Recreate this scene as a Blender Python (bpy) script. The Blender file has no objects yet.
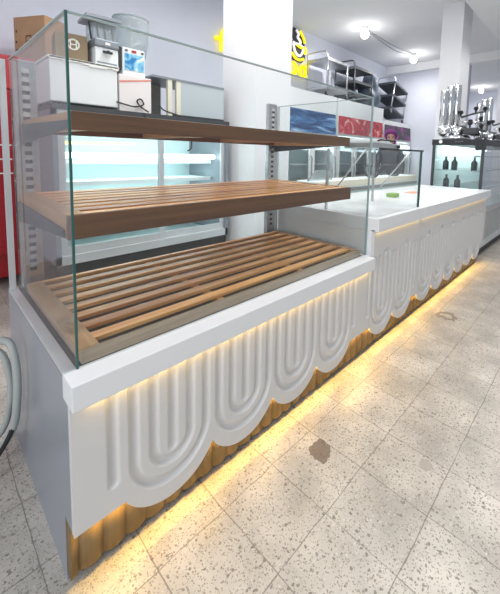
import bpy, bmesh, math, random
import numpy as np
from mathutils import Vector, Matrix
random.seed(4)
R = math.radians
sc = bpy.context.scene
COL = sc.collection

# ------------------------------------------------------------------ camera
yaw, pitch, roll = 0.8359428, -0.0959826, 0.0288149
fpx, ppx, ppy = 340.0646, 290.8273, 185.5164
fw = Vector((math.sin(yaw)*math.cos(pitch), math.cos(yaw)*math.cos(pitch), math.sin(pitch)))
rt = Vector((math.cos(yaw), -math.sin(yaw), 0))
upv = rt.cross(fw)
r2 = rt*math.cos(roll) + upv*math.sin(roll)
u2 = -rt*math.sin(roll) + upv*math.cos(roll)
cam_d = bpy.data.cameras.new('camera')
cam = bpy.data.objects.new('camera', cam_d)
COL.objects.link(cam)
m = Matrix((r2, u2, -fw)).transposed().to_4x4()
m.translation = Vector((-0.2334, -0.9525, 1.25))
cam.matrix_world = m
cam_d.sensor_fit = 'VERTICAL'
cam_d.sensor_height = 24.0
cam_d.lens = fpx/594*24.0
cam_d.shift_x = (250-ppx)/594
cam_d.shift_y = (ppy-297)/594
cam_d.clip_start = 0.02
sc.camera = cam

# ------------------------------------------------------------------ world, light, exposure
w = bpy.data.worlds.new('daylight'); sc.world = w
w.use_nodes = True
bg = w.node_tree.nodes['Background']
bg.inputs[0].default_value = (0.86, 0.93, 1.0, 1)
bg.inputs[1].default_value = 0.40
vs = sc.view_settings
vs.view_transform = 'Standard'; vs.look = 'None'; vs.gamma = 1.0; vs.exposure = 0.12
vs.use_curve_mapping = False

def area(name, loc, sx, sy, power, color, rot=(0, 0, 0)):
    d = bpy.data.lights.new(name, 'AREA'); d.shape = 'RECTANGLE'
    d.size = sx; d.size_y = sy; d.energy = power; d.color = color
    o = bpy.data.objects.new(name, d); o.location = loc; o.rotation_euler = rot
    COL.objects.link(o); return o
# daylight falling in through the open shopfront behind and to the left of the camera
dl = area('shopfront_daylight', (-3.3, -1.5, 1.7), 1.8, 2.0, 62, (.93, .97, 1.0))
dl.rotation_euler = (Vector((1.4, -.1, .6))-Vector((-3.3, -1.5, 1.7))).to_track_quat('-Z', 'Y').to_euler()
# added unseen ceiling lights, placed to brighten the shelves, ledge and back wall
for lx, ly, lp in ((.9, -.2, 34), (1.3, 1.3, 26), (3.1, 1.4, 34), (-1.6, -1.6, 20), (2.9, -.9, 22), (5.3, -.6, 22), (9.6, 2.2, 20)):
    area('ceiling_fill', (lx, ly, 3.42), .5, .5, lp, (1.0, .975, .95))
WARM = (1.0, 0.63, 0.15)
area('led_glow', (0.79, -0.0125, 0.5765), 1.50, 0.012, .6, WARM)
area('led_glow', (1.92, -0.0125, 0.793), 0.66, 0.012, .13, WARM)
area('led_glow', (3.27, -0.0125, 0.793), 1.95, 0.012, .35, WARM)
area('led_glow', (0.79, 0.034, 0.200), 1.50, 0.014, 4.2, WARM, (R(-26), 0, 0))
area('led_glow', (1.92, 0.034, 0.200), 0.66, 0.014, 1.9, WARM, (R(-26), 0, 0))
area('led_glow', (3.27, 0.034, 0.200), 1.95, 0.014, 5.4, WARM, (R(-26), 0, 0))

# ------------------------------------------------------------------ materials
MATS = {}
def nmat(name):
    mt = bpy.data.materials.new(name); mt.use_nodes = True
    nt = mt.node_tree
    return mt, nt, nt.nodes['Principled BSDF']
def setp(b, **k):
    for key, v in k.items():
        b.inputs[key].default_value = v
def mat(name, col, rough=0.5, metal=0.0, noise=0.0, nscale=8.0, bump=0.0, spec=0.5, emit=None, estr=0.0):
    if name in MATS: return MATS[name]
    mt, nt, b = nmat(name)
    c = tuple(col)+(1,)
    setp(b, **{'Base Color': c, 'Roughness': rough, 'Metallic': metal, 'Specular IOR Level': spec})
    if noise or bump:
        tc = nt.nodes.new('ShaderNodeTexCoord')
        n = nt.nodes.new('ShaderNodeTexNoise'); n.inputs['Scale'].default_value = nscale
        n.inputs['Detail'].default_value = 5
        nt.links.new(tc.outputs['Object'], n.inputs['Vector'])
        if noise:
            r = nt.nodes.new('ShaderNodeValToRGB')
            r.color_ramp.elements[0].position = .3; r.color_ramp.elements[1].position = .7
            r.color_ramp.elements[0].color = tuple(max(0, x*(1-noise)) for x in col)+(1,)
            r.color_ramp.elements[1].color = tuple(min(1, x*(1+noise)) for x in col)+(1,)
            nt.links.new(n.outputs['Fac'], r.inputs['Fac'])
            nt.links.new(r.outputs['Color'], b.inputs['Base Color'])
        if bump:
            bp = nt.nodes.new('ShaderNodeBump'); bp.inputs['Strength'].default_value = bump
            bp.inputs['Distance'].default_value = .01
            nt.links.new(n.outputs['Fac'], bp.inputs['Height'])
            nt.links.new(bp.outputs['Normal'], b.inputs['Normal'])
    if emit:
        b.inputs['Emission Color'].default_value = tuple(emit)+(1,)
        b.inputs['Emission Strength'].default_value = estr
    MATS[name] = mt
    return mt
def wood_mat(name, dark, light, axis='X', rough=0.42, boards=0.0):
    mt, nt, b = nmat(name)
    tc = nt.nodes.new('ShaderNodeTexCoord')
    mp = nt.nodes.new('ShaderNodeMapping')
    s = {'X': (1.6, 34, 34), 'Y': (34, 1.6, 34), 'Z': (34, 34, 1.6)}[axis]
    mp.inputs['Scale'].default_value = s
    n = nt.nodes.new('ShaderNodeTexNoise'); n.inputs['Scale'].default_value = 1.3
    n.inputs['Detail'].default_value = 6; n.inputs['Distortion'].default_value = .6
    r = nt.nodes.new('ShaderNodeValToRGB')
    r.color_ramp.elements[0].position = .32; r.color_ramp.elements[1].position = .68
    r.color_ramp.elements[0].color = dark+(1,); r.color_ramp.elements[1].color = light+(1,)
    nt.links.new(tc.outputs['Object'], mp.inputs['Vector'])
    nt.links.new(mp.outputs['Vector'], n.inputs['Vector'])
    nt.links.new(n.outputs['Fac'], r.inputs['Fac'])
    col = r.outputs['Color']
    if boards:                       # tone changes from board to board
        m2 = nt.nodes.new('ShaderNodeMapping'); m2.inputs['Scale'].default_value = (.9, 11.7, 0.5)
        n2 = nt.nodes.new('ShaderNodeTexNoise'); n2.inputs['Scale'].default_value = 1.0; n2.inputs['Detail'].default_value = 1
        nt.links.new(tc.outputs['Object'], m2.inputs[0]); nt.links.new(m2.outputs[0], n2.inputs['Vector'])
        r2_ = nt.nodes.new('ShaderNodeValToRGB')
        r2_.color_ramp.elements[0].position = .35; r2_.color_ramp.elements[1].position = .65
        r2_.color_ramp.elements[0].color = (1-boards, 1-boards*1.5, 1-boards*1.7, 1); r2_.color_ramp.elements[1].color = (1+boards*.4, 1+boards*.6, 1+boards*.6, 1)
        nt.links.new(n2.outputs['Fac'], r2_.inputs['Fac'])
        mx = nt.nodes.new('ShaderNodeMix'); mx.data_type = 'RGBA'; mx.blend_type = 'MULTIPLY'; mx.inputs[0].default_value = 1
        nt.links.new(col, mx.inputs[6]); nt.links.new(r2_.outputs['Color'], mx.inputs[7]); col = mx.outputs[2]
    nt.links.new(col, b.inputs['Base Color'])
    b.inputs['Roughness'].default_value = rough
    return mt
def glass_mat(name, tint, refl=1.0, haze=0.0):
    mt = bpy.data.materials.new(name); mt.use_nodes = True
    nt = mt.node_tree; nt.nodes.clear()
    out = nt.nodes.new('ShaderNodeOutputMaterial')
    tr = nt.nodes.new('ShaderNodeBsdfTransparent'); tr.inputs[0].default_value = tuple(tint)+(1,)
    gl = nt.nodes.new('ShaderNodeBsdfGlossy'); gl.inputs['Roughness'].default_value = 0.01
    lw = nt.nodes.new('ShaderNodeLayerWeight'); lw.inputs['Blend'].default_value = .5
    pw = nt.nodes.new('ShaderNodeMath'); pw.operation = 'POWER'; pw.inputs[1].default_value = 5
    nt.links.new(lw.outputs['Facing'], pw.inputs[0])
    mul = nt.nodes.new('ShaderNodeMath'); mul.operation = 'MULTIPLY_ADD'; mul.inputs[1].default_value = .7*refl; mul.inputs[2].default_value = .035*refl
    mx = nt.nodes.new('ShaderNodeMixShader')
    nt.links.new(pw.outputs[0], mul.inputs[0]); nt.links.new(mul.outputs[0], mx.inputs[0])
    nt.links.new(tr.outputs[0], mx.inputs[1]); nt.links.new(gl.outputs[0], mx.inputs[2])
    last = mx
    if haze:
        df = nt.nodes.new('ShaderNodeBsdfDiffuse'); df.inputs[0].default_value = (.85, .93, .93, 1)
        m2 = nt.nodes.new('ShaderNodeMixShader'); m2.inputs[0].default_value = haze
        nt.links.new(mx.outputs[0], m2.inputs[1]); nt.links.new(df.outputs[0], m2.inputs[2]); last = m2
    nt.links.new(last.outputs[0], out.inputs[0])
    return mt

M = {}
M['white'] = mat('white_solid_surface', (.80, .82, .85), .32)
M['panel'] = mat('white_carved_panel', (.68, .68, .69), .38)
M['side'] = mat('blue_grey_sheet_metal', (.36, .39, .46), .28, .35)
M['steel'] = mat('brushed_steel', (.60, .62, .64), .28, .9, noise=.12, nscale=30)
M['steel_pale'] = mat('pale_aluminium', (.72, .75, .78), .35, .6)
M['chrome'] = mat('chrome', (.82, .83, .85), .10, 1.0)
M['dark'] = mat('dark_plastic', (.02, .022, .025), .4)
M['charcoal'] = mat('charcoal_metal', (.06, .065, .07), .45, .3)
M['rubber'] = mat('black_rubber', (.015, .015, .016), .7)
M['wallw'] = mat('painted_plaster_wall', (.72, .75, .85), .85, noise=.03, nscale=2.0)
M['ceil'] = mat('painted_plaster_ceiling', (.80, .82, .86), .9, noise=.03, nscale=1.2)
M['beam'] = mat('white_beam_paint', (.86, .87, .90), .85)
M['enamel'] = mat('white_enamel', (.83, .86, .88), .35, noise=.03, nscale=3)
M['pink_white'] = mat('pinkish_white_card', (.84, .80, .80), .6, noise=.04, nscale=4)
M['cream'] = mat('cream_plastic', (.78, .75, .62), .5)
M['grey_glass_panel'] = mat('grey_blue_panel', (.50, .56, .60), .25)
M['red'] = mat('red_enamel', (.42, .02, .03), .35)
M['red_header'] = mat('red_lit_header', (.45, .05, .06), .4, emit=(.8, .12, .14), estr=.03)
M['cardboard'] = mat('corrugated_cardboard', (.46, .28, .16), .8, noise=.10, nscale=6)
M['cardboard_dark'] = mat('brown_carton', (.26, .19, .11), .75, noise=.08, nscale=6)
M['ink'] = mat('black_ink', (.03, .03, .03), .7)
M['print_white'] = mat('white_print', (.85, .85, .82), .6)
M['tape'] = mat('red_tape', (.72, .28, .22), .5)
M['greymetal'] = mat('grey_painted_metal', (.26, .29, .33), .4, .3)
M['hose'] = mat('grey_corrugated_hose', (.42, .45, .44), .5)
M['glass'] = glass_mat('clear_glass', (.985, .995, .992), 1.0)
M['glass_dim'] = glass_mat('greenish_glass', (.96, .985, .982), 1.0)
M['acrylic'] = glass_mat('cloudy_acrylic', (.72, .76, .79), 1.2, .25)
M['glass_edge'] = mat('green_glass_edge', (.03, .11, .10), .15)
M['glass_edge_pale'] = mat('pale_glass_edge', (.32, .42, .44), .2)
M['cold_inside'] = mat('pale_aqua_liner', (.80, .93, .94), .5)
M['tube'] = mat('fridge_tube_glow', (.9, 1, 1), .4, emit=(.85, 1, 1), estr=7.0)
M['yellow_glint'] = mat('warm_reflection_glow', (1, .8, .3), .4, emit=(1, .68, .22), estr=2.5)
M['led'] = mat('warm_led_strip', (1, .8, .5), .5, emit=(1, .66, .25), estr=3.0)
M['neon_yellow'] = mat('yellow_neon', (.95, .80, .02), .4, emit=(1, .78, .0), estr=.75)
M['neon_white'] = mat('white_neon', (.9, .9, .9), .4, emit=(1, 1, 1), estr=.55)
M['bulb'] = mat('lit_bulb', (1, 1, 1), .4, emit=(1, .97, .92), estr=9)
M['skin'] = mat('skin', (.50, .30, .22), .55)
M['scarf'] = mat('purple_headscarf', (.17, .025, .16), .8)
M['tunic'] = mat('charcoal_knit_top', (.10, .11, .13), .9, noise=.35, nscale=40)
M['green'] = mat('green_sponge', (.28, .45, .10), .9, noise=.2, nscale=60)
M['orange'] = mat('orange_sticker', (.90, .40, .22), .6)
M['blue_cloth'] = mat('slate_blue_plastic_cover', (.11, .15, .20), .45, noise=.35, nscale=9)
M['greytub'] = mat('dark_grey_plastic', (.045, .055, .065), .45)
M['wood_x'] = wood_mat('warm_slat_wood', (.62, .275, .085), (.86, .48, .19), 'X', .36, .28)
M['wood_y'] = wood_mat('warm_end_wood', (.38, .20, .085), (.52, .30, .14), 'Y')
M['wood_face'] = wood_mat('brown_shelf_front', (.095, .036, .010), (.165, .070, .022), 'X', .5)
M['wood_pale'] = wood_mat('greyed_front_rail_wood', (.33, .25, .17), (.46, .37, .27), 'X', .45)
M['plinth'] = wood_mat('fluted_brown_wood', (.17, .115, .055), (.25, .17, .085), 'Z', .5)

def slots_mat():
    mt, nt, b = nmat('slotted_steel')
    tc = nt.nodes.new('ShaderNodeTexCoord'); sp = nt.nodes.new('ShaderNodeSeparateXYZ')
    nt.links.new(tc.outputs['Object'], sp.inputs[0])
    a = nt.nodes.new('ShaderNodeMath'); a.operation = 'DIVIDE'; a.inputs[1].default_value = .035
    f = nt.nodes.new('ShaderNodeMath'); f.operation = 'FRACT'
    g = nt.nodes.new('ShaderNodeMath'); g.operation = 'GREATER_THAN'; g.inputs[1].default_value = .55
    nt.links.new(sp.outputs['Z'], a.inputs[0]); nt.links.new(a.outputs[0], f.inputs[0]); nt.links.new(f.outputs[0], g.inputs[0])
    mx = nt.nodes.new('ShaderNodeMix'); mx.data_type = 'RGBA'
    mx.inputs[6].default_value = (.5, .52, .54, 1); mx.inputs[7].default_value = (.05, .05, .055, 1)
    nt.links.new(g.outputs[0], mx.inputs[0]); nt.links.new(mx.outputs[2], b.inputs['Base Color'])
    b.inputs['Roughness'].default_value = .4
    return mt
M['slots'] = slots_mat()
def lightbox(name, cols, scale, estr):
    mt, nt, b = nmat(name)
    tc = nt.nodes.new('ShaderNodeTexCoord')
    mp = nt.nodes.new('ShaderNodeMapping'); mp.inputs['Scale'].default_value = scale
    n = nt.nodes.new('ShaderNodeTexNoise'); n.inputs['Scale'].default_value = 2.0; n.inputs['Detail'].default_value = 4
    n.inputs['Distortion'].default_value = 1.0
    r = nt.nodes.new('ShaderNodeValToRGB')
    el = r.color_ramp.elements
    el[0].position = cols[0][0]; el[0].color = cols[0][1]+(1,)
    el[1].position = cols[-1][0]; el[1].color = cols[-1][1]+(1,)
    for p, c in cols[1:-1]:
        e = el.new(p); e.color = c+(1,)
    nt.links.new(tc.outputs['Object'], mp.inputs['Vector']); nt.links.new(mp.outputs['Vector'], n.inputs['Vector'])
    nt.links.new(n.outputs['Fac'], r.inputs['Fac'])
    nt.links.new(r.outputs['Color'], b.inputs['Base Color'])
    nt.links.new(r.outputs['Color'], b.inputs['Emission Color'])
    b.inputs['Emission Strength'].default_value = estr; b.inputs['Roughness'].default_value = .25
    return mt
M['sign_blue'] = lightbox('blue_wave_lightbox', [(.30, (.005, .02, .06)), (.50, (.02, .07, .20)), (.62, (.08, .22, .45)), (.76, (.50, .62, .75))], (1.0, 1, 5), .12)
M['sign_red'] = lightbox('red_berry_lightbox', [(.30, (.03, .02, .025)), (.42, (.36, .015, .03)), (.58, (.50, .04, .06)), (.72, (.70, .60, .50))], (3, 1, 3), .12)
M['sign_purple'] = lightbox('purple_dark_lightbox', [(.30, (.015, .015, .02)), (.5, (.03, .02, .04)), (.62, (.22, .03, .18)), (.75, (.30, .06, .26))], (2, 1, 2), .2)
M['drink'] = lightbox('juice_picture', [(.36, (.02, .20, .50)), (.5, (.25, .60, .80)), (.58, (.90, .85, .70)), (.7, (.95, .45, .05))], (5, 1, 5), .1)

def floor_mat():
    mt, nt, b = nmat('terrazzo_tiles')
    L = nt.links.new
    N = lambda t: nt.nodes.new(t)
    tc = N('ShaderNodeTexCoord')
    def math_(op, a, bb=None, c=None):
        x = N('ShaderNodeMath'); x.operation = op
        for i, v in enumerate((a, bb, c)):
            if v is None: continue
            if isinstance(v, (int, float)): x.inputs[i].default_value = v
            else: L(v, x.inputs[i])
        return x.outputs[0]
    def mix(f, a, bb):
        x = N('ShaderNodeMix'); x.data_type = 'RGBA'
        if isinstance(f, (int, float)): x.inputs[0].default_value = f
        else: L(f, x.inputs[0])
        for i, v in ((6, a), (7, bb)):
            if isinstance(v, tuple): x.inputs[i].default_value = v+(1,)
            else: L(v, x.inputs[i])
        return x.outputs[2]
    sep = N('ShaderNodeSeparateXYZ'); L(tc.outputs['Object'], sep.inputs[0])
    wob = N('ShaderNodeTexNoise'); wob.inputs['Scale'].default_value = 7; L(tc.outputs['Object'], wob.inputs['Vector'])
    wv = math_('MULTIPLY', math_('SUBTRACT', wob.outputs['Fac'], .5), .012)
    def grid(v, off, pitch):
        t = math_('DIVIDE', math_('SUBTRACT', math_('ADD', v, wv), off), pitch)
        fr = math_('SUBTRACT', t, math_('FLOOR', math_('ADD', t, .5)))
        return math_('MULTIPLY', math_('ABSOLUTE', fr), pitch), math_('FLOOR', t)
    dx, ix = grid(sep.outputs['X'], .667, .2375)
    dy, iy = grid(sep.outputs['Y'], -.0825, .264)
    d = math_('MINIMUM', dx, dy)
    gn = N('ShaderNodeTexNoise'); gn.inputs['Scale'].default_value = 14; L(tc.outputs['Object'], gn.inputs['Vector'])
    gw = math_('MULTIPLY', gn.outputs['Fac'], .0034)
    grout = math_('LESS_THAN', d, gw)
    # per tile tone
    comb = N('ShaderNodeCombineXYZ'); L(ix, comb.inputs[0]); L(iy, comb.inputs[1])
    wn = N('ShaderNodeTexWhiteNoise'); wn.noise_dimensions = '2D'; L(comb.outputs[0], wn.inputs['Vector'])
    base = mix(wn.outputs['Value'], (.62, .575, .51), (.70, .655, .585))
    cl = N('ShaderNodeTexNoise'); cl.inputs['Scale'].default_value = 5; cl.inputs['Detail'].default_value = 6
    L(tc.outputs['Object'], cl.inputs['Vector'])
    cr = N('ShaderNodeValToRGB'); cr.color_ramp.elements[0].position = .35; cr.color_ramp.elements[1].position = .75
    cr.color_ramp.elements[0].color = (.70, .70, .71, 1); cr.color_ramp.elements[1].color = (1.08, 1.08, 1.08, 1)
    L(cl.outputs['Fac'], cr.inputs[0])
    mm = N('ShaderNodeMix'); mm.data_type = 'RGBA'; mm.blend_type = 'MULTIPLY'; mm.inputs[0].default_value = 1
    L(base, mm.inputs[6]); L(cr.outputs[0], mm.inputs[7]); base = mm.outputs[2]
    cn = N('ShaderNodeTexNoise'); cn.inputs['Scale'].default_value = 70; cn.inputs['Detail'].default_value = 2
    L(tc.outputs['Object'], cn.inputs['Vector'])
    vm = N('ShaderNodeVectorMath'); vm.operation = 'MULTIPLY_ADD'; L(cn.outputs['Color'], vm.inputs[0])
    vm.inputs[1].default_value = (.012, .012, 0); L(tc.outputs['Object'], vm.inputs[2]); chipv = vm.outputs[0]
    for scale, thr, col in ((90, .20, (.25, .21, .17)), (150, .24, (.33, .29, .24)), (60, .16, (.20, .17, .14)), (200, .26, (.28, .24, .20)), (110, .18, (.66, .63, .57))):
        v = N('ShaderNodeTexVoronoi'); v.inputs['Scale'].default_value = scale
        mp = N('ShaderNodeMapping'); mp.inputs['Location'].default_value = (scale*.37, scale*.11, 0)
        L(chipv, mp.inputs[0]); L(mp.outputs[0], v.inputs['Vector'])
        sp = N('ShaderNodeSeparateColor'); L(v.outputs['Color'], sp.inputs[0])
        th = math_('MULTIPLY', sp.outputs[0], thr*2)
        th = math_('MULTIPLY', th, math_('GREATER_THAN', sp.outputs[1], .45))
        f = math_('MULTIPLY', math_('LESS_THAN', v.outputs['Distance'], th), .85)
        base = mix(f, base, col)
    base = mix(math_('MULTIPLY', grout, .7), base, (.16, .14, .12))
    # worn brown patch and dark scuff rings with shapes of their own
    def patch(cx, cy, r, col, base, inner=None):
        nz = N('ShaderNodeTexNoise'); nz.inputs['Scale'].default_value = 16; nz.inputs['Detail'].default_value = 3
        L(tc.outputs['Object'], nz.inputs['Vector'])
        ddx = math_('SUBTRACT', sep.outputs['X'], cx); ddy = math_('SUBTRACT', sep.outputs['Y'], cy)
        dd = math_('SQRT', math_('ADD', math_('MULTIPLY', ddx, ddx), math_('MULTIPLY', ddy, ddy)))
        dd = math_('ADD', dd, math_('MULTIPLY', math_('SUBTRACT', nz.outputs['Fac'], .5), r*2.2))
        f = math_('LESS_THAN', dd, r)
        if inner: f = math_('MULTIPLY', f, math_('GREATER_THAN', dd, inner))
        return mix(math_('MULTIPLY', f, .8), base, col)
    base = patch(.858, -.185, .05, (.15, .10, .07), base)
    base = patch(2.53, -.165, .075, (.22, .18, .14), base, .035)
    base = patch(1.10, -.53, .022, (.42, .38, .33), base)
    L(base, b.inputs['Base Color'])
    b.inputs['Roughness'].default_value = .33
    return mt
M['floor'] = floor_mat()

# ------------------------------------------------------------------ mesh helpers
class MB:
    def __init__(s): s.bm = bmesh.new()
    def box(s, x0, x1, y0, y1, z0, z1, bev=0.0):
        t = bmesh.new()
        bmesh.ops.create_cube(t, size=1)
        for v in t.verts:
            v.co = Vector((x0+(v.co.x+.5)*(x1-x0), y0+(v.co.y+.5)*(y1-y0), z0+(v.co.z+.5)*(z1-z0)))
        if bev:
            bmesh.ops.bevel(t, geom=t.edges[:], offset=bev, segments=2, profile=.6, affect='EDGES')
        s._merge(t); return s
    def _merge(s, t, mtx=None):
        if mtx: t.transform(mtx)
        me = bpy.data.meshes.new('tmp'); t.to_mesh(me); t.free()
        s.bm.from_mesh(me); bpy.data.meshes.remove(me)
    def prism(s, pts, vec):
        vec = Vector(vec)
        a = [s.bm.verts.new(Vector(p)) for p in pts]
        b = [s.bm.verts.new(Vector(p)+vec) for p in pts]
        n = len(a)
        s.bm.faces.new(a); s.bm.faces.new(b[::-1])
        for i in range(n):
            s.bm.faces.new((a[i], b[i], b[(i+1) % n], a[(i+1) % n]))
        return s
    def tube(s, pts, r, seg=10, caps=True):
        pts = [Vector(p) for p in pts]
        rs = r if isinstance(r, (list, tuple)) else [r]*len(pts)
        rings = []; prev = None
        for i, p in enumerate(pts):
            t = (pts[min(i+1, len(pts)-1)]-pts[max(i-1, 0)]).normalized()
            if prev is None:
                n = t.orthogonal().normalized()
            else:
                n = (prev - t*prev.dot(t)).normalized()
            prev = n; bi = t.cross(n)
            rings.append([s.bm.verts.new(p+(n*math.cos(2*math.pi*k/seg)+bi*math.sin(2*math.pi*k/seg))*rs[i]) for k in range(seg)])
        for i in range(len(rings)-1):
            for k in range(seg):
                f = s.bm.faces.new((rings[i][k], rings[i][(k+1) % seg], rings[i+1][(k+1) % seg], rings[i+1][k])); f.smooth = True
        if caps:
            s.bm.faces.new(rings[0][::-1]); s.bm.faces.new(rings[-1])
        return s
    def lathe(s, c, prof, seg=24, axis=(0, 0, 1)):
        c = Vector(c); q = Vector((0, 0, 1)).rotation_difference(Vector(axis))
        rings = []
        for r, z in prof:
            rings.append([s.bm.verts.new(c+q @ Vector((max(r, 1e-4)*math.cos(2*math.pi*k/seg), max(r, 1e-4)*math.sin(2*math.pi*k/seg), z))) for k in range(seg)])
        for i in range(len(rings)-1):
            for k in range(seg):
                f = s.bm.faces.new((rings[i][k], rings[i][(k+1) % seg], rings[i+1][(k+1) % seg], rings[i+1][k])); f.smooth = True
        s.bm.faces.new(rings[0][::-1]); s.bm.faces.new(rings[-1])
        return s
    def ball(s, c, r, sub=3, scl=(1, 1, 1)):
        t = bmesh.new(); bmesh.ops.create_icosphere(t, subdivisions=sub, radius=r)
        for f in t.faces: f.smooth = True
        s._merge(t, Matrix.Translation(c) @ Matrix.Diagonal(scl+(1,))); return s
    def rot(s, mtx): s.bm.transform(mtx); return s
    def build(s, name, mt, parent=None, label=None):
        if parent is not None:
            o0 = parent; off = Vector((0, 0, 0))
            while o0 is not None: off += Vector(o0.location); o0 = o0.parent
            s.bm.transform(Matrix.Translation(-off))
        bmesh.ops.recalc_face_normals(s.bm, faces=s.bm.faces[:])
        me = bpy.data.meshes.new(name); s.bm.to_mesh(me); s.bm.free()
        me.materials.append(mt)
        o = bpy.data.objects.new(name, me); COL.objects.link(o)
        if parent is not None: o.parent = parent
        if label: o['label'] = label
        return o
def raw(name, verts, faces, mt, parent=None, smooth=True):
    me = bpy.data.meshes.new(name)
    off = Vector((0, 0, 0)); o0 = parent
    while o0 is not None: off += Vector(o0.location); o0 = o0.parent
    me.from_pydata([tuple(Vector(v)-off) for v in verts], [], faces)
    me.materials.append(mt)
    me.polygons.foreach_set('use_smooth', [smooth]*len(me.polygons))
    me.update()
    o = bpy.data.objects.new(name, me); COL.objects.link(o)
    if parent is not None: o.parent = parent
    return o
def thing(name, loc, label, cat, group=None):
    o = bpy.data.objects.new(name, None); COL.objects.link(o)
    o.location = loc; o.empty_display_size = .1
    o['label'] = label; o['category'] = cat
    if group: o['group'] = group
    return o
def tag(o, label, cat, group=None):
    o['label'] = label; o['category'] = cat
    if group: o['group'] = group
    return o
def struct(name, mb, mt):
    o = mb.build(name, mt); o['kind'] = 'structure'; return o
def box(*a, **k): return MB().box(*a, **k)

# ------------------------------------------------------------------ the room
ZC, YW, XE = 3.55, 3.40, 8.40
struct('floor', box(-3.5, 14, -3.6, YW+.15, -.1, 0), M['floor'])
struct('ceiling', box(-3.5, 14, -3.6, YW+.15, ZC, ZC+.1), M['ceil'])
struct('wall_back', box(-3.5, 13.3, YW, YW+.15, 0, ZC), M['wallw'])
struct('wall_end', box(XE, XE+.2, 1.45, YW, 0, ZC), M['wallw'])
struct('wall_far', box(13.3, 13.5, -3.6, YW+.15, 0, ZC), M['wallw'])
struct('trim_1', box(1.955, 2.435, 1.5, 2.02, 0, ZC), M['beam'])           # square pillar behind the display case
struct('trim_2', box(5.3, 5.74, .715, 1.02, 0, ZC), M['beam'])              # square pillar at the far end
struct('trim_3', box(XE-.18, XE-.002, -3.6, YW, 3.36, ZC), M['beam'])     # cross beam on the end wall
struct('trim_4', box(2.6, 13.3, -.05, .47, 3.2, ZC), M['beam'])           # long ceiling beam
struct('trim_5', box(10.2, 10.6, .75, 1.20, 0, ZC), M['beam'])

# ------------------------------------------------------------------ carved panels
def u_dist(x, z, cx, r, zc, ztop):
    d = np.where(z >= zc, np.abs(np.abs(x-cx)-r), np.abs(np.hypot(x-cx, z-zc)-r))
    return np.where(z > ztop, np.hypot(np.abs(np.abs(x-cx)-r), z-ztop), d)
def arch_dist(x, z, cx, r, zc):
    return np.where(z < zc, 9.0, np.abs(np.hypot(x-cx, z-zc)-r))
def seg_dist(x, z, cx, z0, z1):
    return np.hypot(x-cx, np.where(z < z0, z-z0, np.where(z > z1, z-z1, 0)))
def carved_panel(name, x0, x1, ztop, centres, pills, line_top, arches, dx, nz, parent):
    xs = list(np.arange(x0, x1, dx))+[x1]
    vals = [c-.15225 for c in centres]+[centres[-1]+.15225]
    xs = np.array(sorted(set([round(v, 5) for v in xs+vals if x0 <= v <= x1])))
    zb = np.full_like(xs, .207)
    for c in centres:
        k = np.abs(xs-c) < .1523
        zb[k] = .287-np.sqrt(np.maximum(.1716**2-(xs[k]-c)**2, 0))
    t = np.linspace(0, 1, nz)
    X = np.repeat(xs[:, None], nz, 1); Z = zb[:, None]+(ztop-zb)[:, None]*t[None, :]
    wd = .0165
    D = np.full_like(X, 9.0)
    for c in centres:
        zc = .312
        for r in (.125, .0635):
            D = np.minimum(D, u_dist(X, Z, c, r, zc, line_top))
        D = np.minimum(D, seg_dist(X, Z, c, .292, line_top+(.02 if arches else 0)))
        if arches:
            D = np.minimum(D, arch_dist(X, Z, c+.0317, .0317, line_top+.0))
    for p in pills: D = np.minimum(D, seg_dist(X, Z, p, .292, line_top))
    q = np.clip(D/wd, 0, 1)
    Y = .0115*(1-q**2)**.55
    n0 = len(xs)*nz
    verts = [(a, b, c) for a, b, c in zip(X.ravel(), Y.ravel(), Z.ravel())]
    verts += [(a, .019, c) for a, c in zip(X.ravel(), Z.ravel())][0::1]
    faces = []
    for i in range(len(xs)-1):
        for j in range(nz-1):
            a = i*nz+j
            faces.append((a, a+nz, a+nz+1, a+1))
        a = i*nz
        faces.append((a, a+n0, a+nz+n0, a+nz))                      # scalloped bottom edge
        a = i*nz+nz-1
        faces.append((a, a+nz, a+nz+n0, a+n0))
        faces.append((i*nz+n0, i*nz+nz-1+n0, (i+1)*nz+nz-1+n0, (i+1)*nz+n0))
    for i in (0, len(xs)-1):
        faces.append((i*nz, i*nz+nz-1, i*nz+nz-1+n0, i*nz+n0))
    o = raw(name, verts, faces, M['panel'], parent)
    sm = [f < 0 for f in range(len(faces))]
    me = o.data
    fl = []
    for p in me.polygons:
        fl.append(all(v < n0 for v in p.vertices))
    me.polygons.foreach_set('use_smooth', fl)
    return o
def fluted_plinth(x0, x1, parent, y=.062, amp=.014, pitch=.065, off=.024):
    n = int((x1-x0)/.004)
    verts = []; faces = []
    for i in range(n+1):
        x = x0+(x1-x0)*i/n
        ph = (x-off)/pitch
        yy = y-amp*abs(math.sin(math.pi*ph))**.6
        for z in (.032, .2075):
            verts.append((x, yy, z))
        for z in (.032, .2075):
            verts.append((x, y+.02, z))
    for i in range(n):
        a = i*4
        faces += [(a, a+4, a+5, a+1), (a, a+2, a+6, a+4), (a+1, a+5, a+7, a+3), (a+2, a+3, a+7, a+6)]
    faces += [(0, 1, 3, 2), (n*4, n*4+2, n*4+3, n*4+1)]
    o = raw('fluted_plinth', verts, faces, M['plinth'], parent, True)
    me = o.data
    return o

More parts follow.
